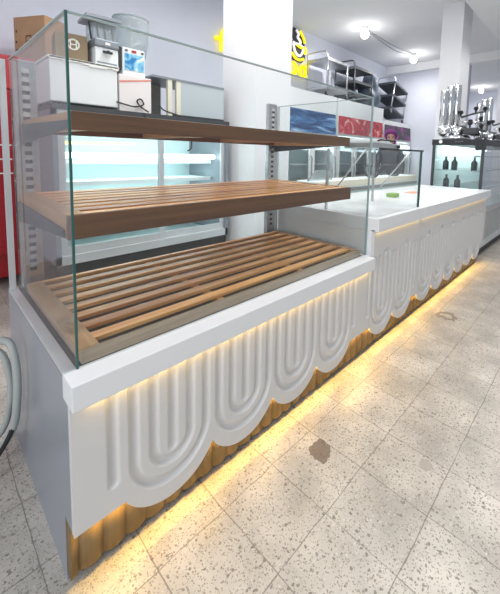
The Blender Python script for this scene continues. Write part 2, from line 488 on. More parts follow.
# ------------------------------------------------------------------ display case (front left)
A = thing('pastry_display_case', (.78, .42, 0), 'glass pastry display case with three slatted wooden shelves on a carved white base', 'display case')
ZS, ZB = .6505, .579
mb = MB()
mb.prism([(0, .019, .208), (0, .084, .208), (0, .084, 0), (0, .834, 0), (0, .834, ZS-.012), (0, .019, ZS-.012)], (.018, 0, 0))
sp_ = mb.build('side_panel', M['side'], A, 'blue-grey sheet metal side panel')
MB().prism([(1.548, .019, .208), (1.548, .09, .208), (1.548, .09, 0), (1.548, .834, 0), (1.548, .834, ZS), (1.548, .019, ZS)], (.018, 0, 0)).build('side_panel', M['white'], A)
box(.018, 1.548, .816, .834, .02, ZS-.01).build('back_panel', M['steel'], A)
box(.001, .030, .045, .834, ZS-.012, ZS+.004, bev=.002).build('side_trim', M['steel_pale'], A)
carved_panel('carved_front_panel', 0, 1.5665, ZB+.01, [.285+.3045*k for k in range(4)], [.101, 1.3785, 1.536], .64, False, .0035, 140, A)
fluted_plinth(.0, 1.566, A)
box(.02, 1.56, .11, .81, 0, .03).build('base_foot', M['dark'], A)
box(.03, 1.54, .0205, .026, .226, .232).build('led_strip', M['led'], A)
box(-.001, 1.552, -.026, .0575, ZB, ZS, bev=.003).build('front_ledge', M['white'], A)
box(.030, 1.548, .06, .815, ZS-.016, ZS-.004).build('deck', M['charcoal'], A)  # dark colour puts shade into the gaps between the slats
ZG = 1.581
g = box(.036, 1.560, .0465, .0525, ZS, ZG).build('front_glass', M['glass'], A)
MB().box(.036, 1.560, .0455, .0535, ZG-.004, ZG+.001).box(1.560, 1.567, .0455, .0555, ZS, ZG).build('glass_edge', M['glass_edge_pale'], g)
box(.030, .0358, .0455, .0515, ZS-.001, ZG+.001).build('corner_joint', M['glass_edge'], g)
g = box(.030, .037, .0520, .80, ZS+.004, ZG).build('side_glass', M['glass'], A)
MB().box(.029, .038, .0525, .80, ZG-.003, ZG+.001).build('glass_edge', M['glass_edge_pale'], g)
g = box(1.559, 1.566, .0555, .80, ZS, ZG).build('side_glass', M['glass'], A)
MB().box(1.558, 1.567, .0555, .80, ZG-.003, ZG+.001).build('glass_edge', M['glass_edge_pale'], g)
for xa, xb in ((.004, .022), (1.548, 1.566)):
    box(xa, xb, .80, .834, ZS-.02, ZG).build('corner_post', M['steel_pale'], A)
for xa in (.045, 1.46):
    u = box(xa, xa+.075, .80, .834, ZS, ZG+.01, bev=.003).build('upright', M['steel'], A)
    box(xa+.026, xa+.050, .7985, .8003, .72, 1.56).build('slot_strip', M['slots'], u)
def slat_shelf(x0, x1, y0, y1, z1, h, first_gap, pitch, n, gap, endw, bracket=True):
    s = MB()
    ys = [y0+.0045]
    for k in range(n):
        c = first_gap+pitch*k
        if c-gap/2-ys[-1] > .006: s.box(x0+.004, x1-.004, ys[-1], c-gap/2, z1-.013, z1, bev=.002)
        ys.append(c+gap/2)
    if y1-ys[-1] > .01: s.box(x0+.004, x1-.004, ys[-1], y1, z1-.013, z1, bev=.002)
    o = s.build('slatted_shelf', M['wood_x'], A)
    box(x0, x1, y0-.014, y0+.004, z1-h, z1+.001, bev=.002).build('front_rail', M['wood_face'] if bracket else M['wood_pale'], o)
    box(x0, x1, y1-.016, y1, z1-h, z1-.0135).build('back_rail', M['wood_face'], o)
    for xa, xb in ((x0, x0+endw), (x1-endw*.7, x1)):
        box(xa, xb, y0+.004, y1-.016, z1-h, z1+.0015, bev=.002).build('end_board', M['wood_y'], o)
    for f in (.33, .66):
        xm = x0+(x1-x0)*f
        box(xm, xm+.03, y0+.005, y1-.017, z1-h+.004, z1-.0135).build('batten', M['wood_y'], o)
    if bracket:
        for xa in (x0-.006, x1+.001):
            MB().prism([(xa, y0+.01, z1-h+.005), (xa, y0+.01, z1-h+.028), (xa, .80, z1-h+.035), (xa, .80, z1-h-.045)], (.005, 0, 0)).build('bracket', M['charcoal'], o)
    return o
slat_shelf(.046, 1.515, .072, .742, .685, .034, .096, .0855, 8, .043, .052, False)
slat_shelf(.046, 1.515, .155, .795, 1.054, .07, .215, .082, 7, .028, .05)
slat_shelf(.070, 1.520, .180, .795, 1.350, .052, .24, .082, 7, .028, .05)

# ------------------------------------------------------------------ service counter, two modules
ZT, ZU = .879, .796
def counter(x0, x1, label, ucent, pills, glass_end):
    o = thing('service_counter', ((x0+x1)/2, .42, 0), label, 'counter', None)
    carved_panel('carved_front_panel', x0, x1, ZU+.01, ucent, pills, .622, True, .0048, 150, o)
    fluted_plinth(x0+.003, x1-.002, o)
    box(x0+.01, x1-.01, .12, .80, 0, .04).build('base_foot', M['dark'], o)
    box(x0+.004, x1-.02, .0205, .026, .226, .232).build('led_strip', M['led'], o)
    s = MB().box(x0, x1, -.026, .80, ZU, ZT, bev=.003)
    s.build('worktop', M['white'], o)
    b = MB().box(x0, x0+.02, .09, .80, .04, .32).box(x0, x0+.02, .0195, .80, .32, ZU).box(x1-.02, x1, .09, .80, .04, ZU).box(x0+.02, x1-.02, .78, .80, .04, ZU)
    b.build('carcass', M['white'], o)
    return o
B1 = counter(1.572, 2.262, 'white counter module beside the wooden shelves, two carved loops wide, with a glass guard', [1.722, 2.027], [2.211], True)
# glass guard on the first module
zt = 1.293
g = box(1.60, 2.235, .012, .018, ZT, zt-.008).build('front_glass', M['glass'], B1)
box(2.235, 2.246, .008, .022, ZT, zt-.008).build('glass_edge', M['glass_edge'], g)
for xa in (1.594, 2.246):
    g = MB().prism([(xa, .022, ZT), (xa, .022, zt-.01), (xa, .10, zt-.01), (xa, .33, ZT+.12), (xa, .33, ZT)], (.006, 0, 0)).build('end_glass', M['glass'], B1)
    MB().tube([(xa+.003, .10, zt-.012), (xa+.003, .33, ZT+.12)], .005, 6).build('glass_edge', M['steel_pale'], g)
t_ = box(1.59, 2.256, .008, .40, zt-.008, zt).build('glass_top', M['glass_dim'], B1)
MB().box(1.588, 2.258, .005, .0082, zt-.010, zt+.002).build('glass_edge', M['charcoal'], t_)
for xa in (1.602, 2.228): box(xa, xa+.015, .38, .395, ZT, zt-.008).build('guard_post', M['steel'], B1)
B2 = counter(2.267, 4.27, 'long white counter module with six carved loops, ending at the black topped cabinet', [2.437+.305*k for k in range(6)], [4.146], False)
box(4.27, 4.325, -.026, .08, ZU, ZT, bev=.003).build('worktop_end', M['white'], B2)
# perforated rim along the worktop back edge
MB().box(1.60, 4.25, .775, .79, ZT, ZT+.010).build('rim', M['steel'], B2) if False else None

# things lying on the counter
s = box(2.60, 2.70, .37, .45, ZT, ZT+.035, bev=.006).build('scouring_sponge', M['green'])
tag(s, 'small green sponge lying on the white worktop', 'sponge')
s = box(3.10, 3.27, .40, .50, ZT, ZT+.004).build('sticker', M['orange'])
tag(s, 'flat orange card lying on the white worktop', 'card')

# steel appliance on the glass guard's top, behind
zt += .004
ap = thing('tabletop_grill', (1.95, .3, zt), 'stainless tabletop grill on the glass guard beside the black topped cabinet', 'grill')
box(1.78, 2.20, .16, .38, zt, zt+.035, bev=.006).build('base', M['steel'], ap)
box(1.80, 2.10, .18, .37, zt+.036, zt+.062, bev=.008).build('lid', M['enamel'], ap)
MB().tube([(1.86, .165, zt+.05), (1.86, .14, zt+.056), (2.04, .14, zt+.056), (2.04, .165, zt+.05)], .006, 8).build('handle', M['dark'], ap)
MB().lathe((2.16, .158, zt+.018), [(.012, 0), (.012, .012), (.009, .016)], 14, (0, -1, 0)).build('knob', M['dark'], ap)

# low refrigerated rail behind the counter
rl = thing('prep_rail', (3.2, 1.0, 0), 'low pale refrigerated rail with glass end standing behind the white counter', 'prep counter')
box(2.12, 4.30, .86, 1.10, .03, 1.0, bev=.004).build('cabinet', M['cold_inside'], rl)
box(2.12, 4.30, .855, .8595, .89, .925).build('vent_strip', mat('perforated_strip', (.30, .32, .30), .5, noise=.6, nscale=90), rl)
box(2.12, 4.30, .854, .8595, .94, 1.0).build('front_band', M['cream'], rl)
g = MB().prism([(2.13, .98, 1.0), (2.25, .98, 1.09), (2.50, .98, 1.09), (2.50, .98, 1.0)], (0, .006, 0)).build('end_glass', M['acrylic'], rl)
MB().tube([(2.13, .983, 1.0), (2.25, .983, 1.09), (2.50, .983, 1.09), (2.50, .983, 1.0)], .006, 6).build('glass_edge', M['greymetal'], g)
box(2.6, 4.28, 1.07, 1.076, 1.0, 1.06).build('back_glass', M['glass_dim'], rl)

# wire baskets standing on the rail
def basket(x, y, rad, label):
    o = thing('wire_basket', (x, y, 1.0), label, 'basket', 'wire baskets on the rail')
    b = MB()
    for k in range(18):
        a = 2*math.pi*k/18
        b.tube([(x+rad*.45*math.cos(a), y+rad*.45*math.sin(a), 1.006), (x+rad*.8*math.cos(a), y+rad*.8*math.sin(a), 1.04), (x+rad*math.cos(a), y+rad*math.sin(a), 1.13)], .004, 5)
    b.build('wires', M['charcoal'], o)
    MB().tube([(x+rad*math.cos(a), y+rad*math.sin(a), 1.13) for a in [2*math.pi*k/32 for k in range(33)]], .008, 6).build('rim', M['charcoal'], o)
    MB().lathe((x, y, 1.0), [(rad*.45, 0), (rad*.47, .006)], 24).build('base', M['charcoal'], o)
basket(3.20, .93, .10, 'round wire basket on the pale rail, nearer the pastry case')
basket(3.75, .94, .11, 'wide round wire basket on the pale rail, nearer the black topped cabinet')

# ------------------------------------------------------------------ black topped refrigerated cabinet
Cc = thing('refrigerated_cabinet', (5.4, .45, 0), 'tall glass refrigerated cabinet with a black top at the far end of the counter', 'refrigerator')
CX0, CX1, CY0, CY1 = 4.36, 6.9, .09, .70
box(CX0+.02, CX1-.02, CY0+.04, CY1-.02, 0, .12).build('kick_base', M['dark'], Cc)
box(CX0, CX1, CY0, CY1, .12, .62, bev=.004).build('lower_body', M['steel'], Cc)
box(CX0, CX1, CY0-.02, CY0-.001, .13, .20).build('bumper_rail', M['steel_pale'], Cc)
box(CX0, CX1, CY0-.015, CY0-.001, .56, .62).build('front_rail', M['chrome'], Cc)
box(CX0+.01, CX1-.01, CY1-.03, CY1-.01, .62, 1.404).build('back_liner', M['cold_inside'], Cc)
g = box(CX0, CX0+.008, CY0+.03, CY1-.03, .62, 1.405).build('end_glass', M['glass_dim'], Cc)
g = box(CX0+.03, CX1-.02, CY0, CY0+.007, .62, 1.405).build('front_glass', M['glass_dim'], Cc)
for xa, ya in ((CX0, CY0), (CX0, CY1-.03), (CX1-.03, CY0), (CX1-.03, CY1-.03)):
    box(xa, xa+.03, ya, ya+.03, .62, 1.405).build('corner_post', M['charcoal'], Cc)
for z in (.84, 1.08, 1.27):
    box(CX0+.02, CX1-.03, CY0+.12, CY1-.04, z, z+.008).build('glass_shelf', M['glass_dim'], Cc)
    box(CX0+.02, CX1-.03, CY0+.10, CY0+.118, z-.006, z+.012).build('shelf_rail', M['steel_pale'], Cc)
tp = box(CX0-.005, CX1+.01, CY0-.01, CY1+.01, 1.405, 1.478, bev=.003).build('black_top', M['dark'], Cc)
box(CX0-.005, CX0+.04, CY0-.012, CY0+.10, 1.345, 1.4045).build('hinge_box', M['dark'], Cc)
MB().lathe((CX0-.0055, .60, 1.449), [(.022, 0), (.022, .002)], 24, (-1, 0, 0)).build('white_disc', M['print_white'], tp)  # plain white disc on the end face of the top
b = MB()
for k, (ya, h) in enumerate(((.42, .018), (.395, .012), (.37, .018), (.345, .018))):
    b.box(CX0-.007, CX0-.0052, ya-.009, ya-.005, 1.44, 1.44+h)
    b.box(CX0-.007, CX0-.0052, ya-.005, ya+.006, 1.44+h-.004, 1.44+h)
b.build('lettering', M['greymetal'], tp)
for x0_ in (4.40,):
    box(CX0+.1, CX1-.1, .60, .62, 1.385, 1.40).build('glow_tube', M['tube'], Cc)
area('cabinet_fill', ((CX0+CX1)/2, .5, 1.38), 2.2, .1, 8, (.90, 1, 1))  # added fill light, brightens the cabinet inside
# bottles inside
names = iter(['first dark bottle from the glass end', 'second dark bottle from the glass end', 'third dark bottle from the glass end', 'fourth dark bottle from the glass end'])
def bottle(x, y, z, h, label, mt):
    o = thing('bottle', (x, y, z), label, 'bottle', 'bottles in the black topped cabinet')
    MB().lathe((x, y, z), [(.035, 0), (.037, .01), (.037, h*.6), (.014, h*.78), (.013, h*.95)], 16).build('body', mt, o)
    MB().lathe((x, y, z+h*.955), [(.016, 0), (.016, h*.06)], 12).build('cap', M['dark'], o)
ZL = {.62: 'floor', .848: 'lower', 1.088: 'middle'}
for (x, y, z, d) in ((4.55, .56, .848, 'behind the glass end on the lower shelf, deeper'), (4.55, .42, .848, 'behind the glass end on the lower shelf, midway'),
                     (4.55, .58, 1.088, 'behind the glass end on the middle shelf, deeper'), (4.55, .47, 1.088, 'behind the glass end on the middle shelf, midway'), (4.62, .25, 1.088, 'behind the glass end on the middle shelf, nearest the front corner')):
    bottle(x, y, z, .17, 'small dark bottle '+d, M['charcoal'])

# chrome machines on the black top
def tower(x, y, label):
    z = 1.4795
    o = thing('cup_dispenser_tower', (x, y, z), label, 'beverage machine', 'chrome towers on the black top')
    MB().lathe((x, y, z), [(.17, 0), (.17, .03), (.15, .05), (.14, .06)], 28).build('base_plate', M['chrome'], o)
    for dx_, dy_, rr in ((-.10, .12, .085), (.06, .10, .08), (-.04, -.02, .075)):
        MB().ball((x+dx_, y+dy_, z+.062+rr*.6), rr, 3, (1, 1, .95)).build('dome', M['chrome'], o)
    MB().lathe((x, y+.05, z+.09), [(.025, 0), (.025, .10)], 14).build('stem', M['chrome'], o)
    for dx_, dy_, rr, z0_, z1_ in ((-.10, .15, .046, .17, .64), (-.01, .10, .048, .16, .71), (.09, .05, .050, .15, .74)):
        MB().lathe((x+dx_, y+dy_, z+z0_), [(rr*.9, 0), (rr, .01), (rr, z1_-z0_-.01), (rr*.96, z1_-z0_), (rr*.8, z1_-z0_+.002)], 24).build('cylinder', M['chrome'], o)
    MB().tube([(x-.10, y+.15, z+.19), (x-.01, y+.10, z+.19), (x+.09, y+.05, z+.19), (x+.2, y-.05, z+.19)], .018, 10).build('manifold', M['chrome'], o)
    box(x-.10, x+.36, y-.26, y-.10, z+.07, z+.15, bev=.01).build('valve_block', M['charcoal'], o)
    MB().tube([(x+.08, y-.02, z+.30), (x+.2, y-.16, z+.36), (x+.42, y-.22, z+.40)], .012, 8).build('upper_pipe', M['charcoal'], o)
    MB().tube([(x+.08, y-.04, z+.24), (x+.25, y-.2, z+.24), (x+.50, y-.26, z+.22)], .012, 8).build('lower_pipe', M['chrome'], o)
    for dx_, dy_, dz_ in ((.06, -.02, .36), (.20, -.16, .42), (.42, -.22, .44), (.32, -.20, .30), (.50, -.26, .26), (.14, -.12, .25), (.28, -.22, .20), (.02, -.15, .21)):
        MB().lathe((x+dx_, y+dy_, z+dz_-.05), [(.010, 0), (.012, .03), (.026, .035), (.028, .06), (.018, .075)], 14).build('knob', M['rubber'], o)
    for dx_ in (-.05, .06, .17, .28):
        MB().tube([(x+dx_, y-.27, z+.10), (x+dx_, y-.30, z+.09), (x+dx_, y-.30, z+.03)], .009, 8).build('spout', M['chrome'], o)
tower(4.57, .48, 'chrome three-cylinder beverage tower on the black cabinet top before the far pillar')
tower(5.98, .40, 'chrome beverage tower on the black cabinet top at the right edge of the photo')

# ------------------------------------------------------------------ corrugated hose and cables behind the case
def smooth_path(pts, n=12):
    pts = [Vector(p) for p in pts]; out = []
    P_ = [pts[0]]+pts+[pts[-1]]
    for i in range(1, len(P_)-2):
        p0, p1, p2, p3 = P_[i-1:i+3]
        for k in range(n):
            t = k/n
            out.append(.5*((2*p1)+(-p0+p2)*t+(2*p0-5*p1+4*p2-p3)*t*t+(-p0+3*p1-3*p2+p3)*t**3))
    out.append(pts[-1]); return out
def hose(name, pts, r, label, mt, cat, rib=0.0, group=None):
    p = smooth_path(pts, 26 if rib else 12)
    if rib: rs = [r*(1+rib*(1 if i % 2 else -1)) for i in range(len(p))]
    else: rs = r
    o = MB().tube(p, rs, 12).build(name, mt)
    return tag(o, label, cat, group)
hose('drain_hose', [(-.32, .95, .02), (-.30, .86, .14), (-.20, .72, .40), (-.10, .60, .535), (-.05, .54, .56), (-.035, .50, .50), (-.035, .50, .36), (-.05, .56, .20), (-.12, .68, .05), (-.25, .80, .022)], .012,
     'grey corrugated hose looped over beside the case, outer loop', M['hose'], 'hose', .12)
hose('drain_hose', [(-.36, 1.05, .02), (-.30, .90, .10), (-.20, .76, .33), (-.11, .66, .47), (-.065, .60, .50), (-.045, .575, .43), (-.045, .58, .30), (-.08, .66, .14), (-.2, .84, .02)], .011,
     'grey corrugated hose looped beside the case, inner loop', M['hose'], 'hose', .12)
hose('power_cable', [(-.03, .56, .30), (-.05, .54, .22), (-.10, .56, .12), (-.16, .60, .04), (-.28, .62, .012), (-.45, .60, .012)], .008,
     'thin black cable hanging to the floor beside the case', M['rubber'], 'cable')

# ------------------------------------------------------------------ back row: sliding-door display case
F = thing('sliding_door_chiller', (1.13, 2.15, 0), 'low glass chiller with aluminium sliding doors behind the pastry case', 'chiller')
FX0, FX1, FY0, FY1 = .397, 1.87, 1.80, 2.50
box(FX0, FX1, FY0+.03, FY1, 0, .40).build('base', M['dark'], F)
box(FX0, FX0+.03, FY0, FY1, .40, 1.50).build('side_wall', M['greymetal'], F)
box(FX1-.03, FX1, FY0, FY1, .40, 1.50).build('side_wall', M['greymetal'], F)
box(FX0+.03, FX1-.03, FY1-.03, FY1, .40, 1.50).build('back_wall', M['cold_inside'], F)
box(FX0+.03, FX1-.03, FY0+.02, FY1-.03, .40, .43).build('floor_liner', M['cold_inside'], F)
box(FX0, FX1, FY0-.01, FY1, 1.50, 1.535).build('top', M['charcoal'], F)
fm = MB().box(FX0, FX1, FY0, FY0+.04, .405, .47).box(FX0, FX1, FY0, FY0+.04, 1.455, 1.50)
fm.build('door_track', M['steel_pale'], F)
for xa, xb, yo in ((FX0+.03, 1.20, .012), (1.15, FX1-.03, .026)):
    y = FY0+yo
    d = MB().box(xa, xb, y, y+.012, .47, .53).box(xa, xb, y, y+.012, 1.42, 1.455).box(xa, xa+.045, y, y+.012, .53, 1.42).box(xb-.045, xb, y, y+.012, .53, 1.42)
    d = d.build('sliding_door', M['steel_pale'], F)
    box(xa+.045, xb-.045, y+.004, y+.008, .53, 1.42).build('pane', M['glass_dim'], d)
for z in (.72, .96, 1.13):
    box(FX0+.04, FX1-.04, FY0+.26, FY1-.05, z, z+.012).build('shelf', M['cold_inside'], F)
    box(FX0+.04, FX1-.04, FY0+.24, FY0+.259, z-.015, z+.02).build('shelf_edge', M['enamel'], F)
MB().tube([(FX0+.06, FY0+.16, 1.275), (1.02, FY0+.16, 1.285)], .010, 8).build('glow_tube', M['yellow_glint'], F, 'warm yellow glowing rod drawn for a reflection')  # yellow reflection drawn as a glowing rod
MB().tube([(FX0+.06, FY0+.16, 1.185), (FX1-.06, FY0+.16, 1.185)], .022, 10).build('glow_tube', M['tube'], F)  # glowing bar drawn for the bright shelf edge, not a lamp
MB().tube([(FX0+.06, FY0+.30, 1.42), (FX1-.06, FY0+.30, 1.42)], .014, 10).build('glow_tube', M['tube'], F)

area('chiller_fill', (1.13, 2.1, 1.44), 1.3, .10, 3.5, (.90, 1, 1))  # added fill lights under top and shelves, to brighten the liner
area('chiller_fill', (1.13, 2.15, 1.125), 1.3, .10, 2.5, (.90, 1, 1))
area('chiller_fill', (1.13, 2.15, .955), 1.3, .10, 2.5, (.90, 1, 1))
FT = 1.5355
# white machine with torn foam cover
w1 = thing('ice_cream_machine', (.68, 2.0, FT), 'plain white machine with a torn foam cover, second box up behind the glass corner', 'machine')
box(.40, .835, 1.825, 2.30, FT+.02, 1.84, bev=.008).build('body', M['enamel'], w1)
for px_, py_ in ((.44, 1.87), (.79, 1.87), (.44, 2.25), (.79, 2.25)):
    MB().lathe((px_, py_, FT), [(.02, 0), (.02, .0205)], 12).build('foot', M['rubber'], w1)
f_ = MB()
for k in range(11):
    xa = .40+k*.04
    zlow = 1.842-random.uniform(.004, .022)
    f_.box(xa, xa+.041, 1.815, 1.824, zlow, 1.856, bev=.002)
f_.box(.39, .845, 1.815, 2.31, 1.8405, 1.856, bev=.003)
f_.build('foam_cover', M['print_white'], w1)
# brown carton with a white wreath print
c2 = thing('carton', (.60, 2.05, 1.857), 'dark brown carton with a round white print, standing on the white machine', 'box')
MB().box(-.125, .070, -.10, .12, 0, .19).rot(Matrix.Translation((.60, 2.0, 1.857)) @ Matrix.Rotation(R(-8), 4, 'Z')).build('body', M['cardboard_dark'], c2)
def wreath(cx, cz, y, r):
    b = MB()
    b.tube([(cx+r*math.cos(a), y, cz+r*math.sin(a)) for a in [2*math.pi*k/28 for k in range(29)]], .0045, 6)
    for k in range(14):
        a = 2*math.pi*k/14
        b.ball((cx+r*math.cos(a)*.98, y, cz+r*math.sin(a)*.98), .008, 1, (1, .25, 1))
    for xx in (-.018, .018):
        b.box(cx+xx-.004, cx+xx+.004, y-.002, y+.002, cz-.026, cz+.026)
    b.box(cx-.018, cx+.018, y-.002, y+.002, cz-.004, cz+.004)
    return b
wreath(-.018, .118, -.1005, .035).rot(Matrix.Translation((.60, 2.0, 1.857)) @ Matrix.Rotation(R(-8), 4, 'Z')).build('wreath_print', M['print_white'], c2)
# grey-topped drink machine with rods
gm = thing('coffee_grinder', (.765, 1.95, 1.857), 'grey and white coffee grinder with a flat lid on four rods above the white machine', 'grinder')
GX0, GX1, GY0, GY1 = .690, .850, 1.84, 2.06
box(GX0, GX1, GY0, GY1, 1.857, 1.985, bev=.006).build('body', M['enamel'], gm)
box(GX0-.004, GX1+.004, GY0-.012, GY1, 1.9855, 2.045, bev=.012).build('collar', M['greymetal'], gm)
box(.755, .79, GY0-.0135, GY0-.0122, 2.005, 2.022).build('badge', M['print_white'], gm)
MB().tube([(.77, GY0-.012, 1.955), (.77, GY0-.03, 1.955), (.77, GY0-.03, 1.94)], .012, 8).tube([(.735, GY0-.02, 1.95), (.80, GY0-.02, 1.95)], .010, 8).build('lever', M['dark'], gm)
box(.70, .84, GY0-.002, GY0+.001, 1.87, 1.88).build('drip_rail', M['greymetal'], gm)
for xx in (.675, .725, .775, .83):
    MB().tube([(xx+.01, 1.90, 2.0455), (xx-.005, 1.90, 2.165)], .006, 8).build('rod', M['dark'], gm)
box(.69, .845, 1.87, 2.03, 2.0455, 2.16).build('hopper', M['acrylic'], gm)
MB().prism([(.625, 1.80, 2.17), (.865, 1.80, 2.18), (.872, 2.06, 2.185), (.645, 2.06, 2.175)], (0, 0, .022)).build('lid', M['greymetal'], gm)
box(GX1+.0045, GX1+.03, GY0+.02, GY1, 1.857, 2.03, bev=.004).build('side_box', M['dark'], gm)
# pinkish white box with red tape
p1 = thing('appliance_carton', (.97, 2.0, FT), 'pinkish white carton with a red tape line, under the juice dispenser', 'box')
box(.846, 1.095, 1.82, 2.34, FT, 1.815, bev=.003).build('body', M['pink_white'], p1)
MB().prism([(.8465, 1.8185, 1.748), (1.0945, 1.8185, 1.795), (1.0945, 1.8185, 1.808), (.8465, 1.8185, 1.764)], (0, .0012, 0)).build('tape', M['tape'], p1)
# juice dispenser
jd = thing('juice_dispenser', (.97, 1.97, 1.8155), 'juice dispenser with a round clear tank and a fruit picture on its front', 'juice dispenser')
box(.885, 1.06, 1.85, 2.30, 1.8155, 2.03, bev=.006).build('body', M['enamel'], jd)
box(.90, 1.05, 1.846, 1.8495, 1.86, 1.985).build('fruit_picture', M['drink'], jd)
b = MB()
for xx in (.905, 1.03): b.box(xx, xx+.018, 1.845, 1.8495, 2.0, 2.014)
b.build('switch', M['dark'], jd)
box(.955, .99, 1.845, 1.8495, 1.998, 2.016).build('indicator', M['red'], jd)
MB().lathe((1.10, 2.20, 2.031), [(.09, 0), (.115, .02), (.138, .12), (.145, .30), (.143, .33)], 32).build('tank', M['acrylic'], jd)
MB().lathe((1.10, 2.20, 2.3615), [(.148, 0), (.148, .010), (.05, .016)], 32).build('tank_lid', M['acrylic'], jd)
MB().tube([(1.10, 2.20, 2.033), (1.10, 2.20, 2.30)], .018, 10).tube(smooth_path([(1.02, 2.17, 2.08), (1.10, 2.13, 2.14), (1.17, 2.20, 2.20), (1.10, 2.26, 2.26)], 6), .012, 8).build('stirrer', M['print_white'], jd)
# cord heaps
def cord(pts, par):
    MB().tube(smooth_path(pts, 8), .006, 8).build('power_cord', M['rubber'], par)
cord([(.82, 1.815, 1.60), (.88, 1.80, 1.585), (.95, 1.79, 1.575), (1.02, 1.80, 1.60), (1.0, 1.80, 1.64), (.97, 1.80, 1.62), (1.0, 1.80, 1.58), (1.06, 1.795, 1.545)], w1)
cord([(1.02, 1.775, 1.53), (1.02, 1.775, 1.45), (1.03, 1.775, 1.38), (1.025, 1.775, 1.345)], F)
cord([(1.40, 1.775, 1.40), (1.33, 1.775, 1.385), (1.30, 1.775, 1.41), (1.36, 1.775, 1.425), (1.46, 1.775, 1.40), (1.55, 1.775, 1.41), (1.47, 1.775, 1.385), (1.44, 1.775, 1.36), (1.44, 1.775, 1.27), (1.40, 1.775, 1.24)], F)
# grey glass counter-top case on the chiller
gc = thing('countertop_case', (1.48, 2.05, FT), 'grey-panelled countertop case with a cream end frame on the chiller top', 'display case')
box(1.30, 1.84, 1.84, 2.28, FT, FT+.02).build('base', M['dark'], gc)
box(1.375, 1.84, 1.845, 1.86, FT+.02, 1.845).build('front_panel', M['grey_glass_panel'], gc)
box(1.12, 1.84, 1.84, 2.28, 1.845, 1.862).build('top', M['greymetal'], gc)
for xa in (1.255, 1.335):
    box(xa, xa+.04, 1.845, 1.875, FT, 1.845).build('frame_post', M['cream'], gc)
box(1.12, 1.15, 2.2, 2.24, FT, 1.845).build('frame_post', M['cream'], gc)
box(1.15, 1.37, 2.2, 2.21, FT, 1.845).build('back_panel', mat('olive_grey_panel', (.42, .43, .38), .5), gc)

cord([(1.16, 1.815, 1.61), (1.20, 1.805, 1.575), (1.28, 1.80, 1.555), (1.36, 1.80, 1.542), (1.45, 1.80, 1.542)], gc)

# ------------------------------------------------------------------ red cooler and carton at back left
rc = thing('drinks_cooler', (.2, 3.08, 0), 'red drinks cooler with a lit header and white-framed glass door against the back wall', 'cooler')
RX0, RX1, RY0, RY1 = -.34, .74, 2.82, 3.38
box(RX0, RX1, RY0+.05, RY1, .08, .30).build('base', M['red'], rc)
for xx in (RX0+.08, RX1-.08):
    for yy in (RY0+.1, RY1-.1):
        MB().lathe((xx, yy, 0), [(.03, 0), (.03, .081)], 12).build('foot', M['rubber'], rc)
MB().box(RX0, RX0+.04, RY0, RY1, .30, 1.72).box(RX1-.04, RX1, RY0, RY1, .30, 1.72).box(RX0+.04, RX1-.04, RY1-.04, RY1, .30, 1.72).build('body', M['red'], rc)
box(RX0, RX1, RY0-.02, RY1, 1.72, 2.0, bev=.01).build('header', M['red_header'], rc)
box(RX0+.04, RX1-.04, RY1-.06, RY1-.041, .30, 1.72).build('liner', M['cold_inside'], rc)
for xa, xb, dm in ((RX0+.01, .335, 'red'), (.355, RX1-.01, 'enamel')):
    d = MB().box(xa, xb, RY0-.03, RY0-.001, .30, .36).box(xa, xb, RY0-.03, RY0-.001, 1.64, 1.71).box(xa, xa+.05, RY0-.03, RY0-.001, .36, 1.64).box(xb-.05, xb, RY0-.03, RY0-.001, .36, 1.64)
    d = d.build('door', M[dm], rc)
    if dm == 'red':
        box(xa+.05, xb-.05, RY0-.018, RY0-.012, .36, 1.64).build('door_panel', M['red'], d)
        for zz in (1.0, 1.12, 1.24):
            box(xa+.02, xb-.01, RY0-.0325, RY0-.0303, zz, zz+.012).build('stripe', M['print_white'], d)
    else:
        box(xa+.05, xb-.05, RY0-.018, RY0-.012, .36, 1.64).build('pane', M['glass_dim'], d)
for z in (.62, .92, 1.22, 1.48):
    box(RX0+.05, RX1-.05, RY0+.05, RY1-.07, z, z+.02).build('shelf', M['enamel'], rc)
bx = thing('carton', (.62, 2.92, 2.0005), 'tall light brown cardboard carton standing on the red cooler', 'box')
ang = math.atan2(-.3, .162)
pa, pb = Vector((.415, 3.0, 0)), Vector((.577, 2.7, 0))
nrm = Vector((.3, .162, 0)).normalized()
H = .37
z0 = 2.0005
pc, pd = pb+nrm*.22, pa+nrm*.22
MB().prism([(q.x, q.y, z0) for q in (pa, pb, pc, pd)], (0, 0, H)).build('body', M['cardboard'], bx)
def onbox(t, zz, e=.0012): 
    q = pa+(pb-pa)*t - nrm*e
    return (q.x, q.y, z0+zz)
def strip(t0, t1, za, zb_): return MB().prism([onbox(t0, za), onbox(t1, za), onbox(t1, zb_), onbox(t0, zb_)], tuple(nrm*.0008))
mk = MB()
for (t0, t1, za, zb_) in ((.38, .40, .10, .21), (.54, .56, .10, .21), (.38, .56, .20, .21), (.44, .50, .12, .125), (.44, .50, .12, .17), (.06, .10, .08, .10), (.05, .09, .15, .17), (.06, .10, .24, .26)):
    mk.prism([onbox(t0, za), onbox(t1, za), onbox(t1, zb_), onbox(t0, zb_)], tuple(nrm*.0008))
mk.build('printed_marks', M['ink'], bx)

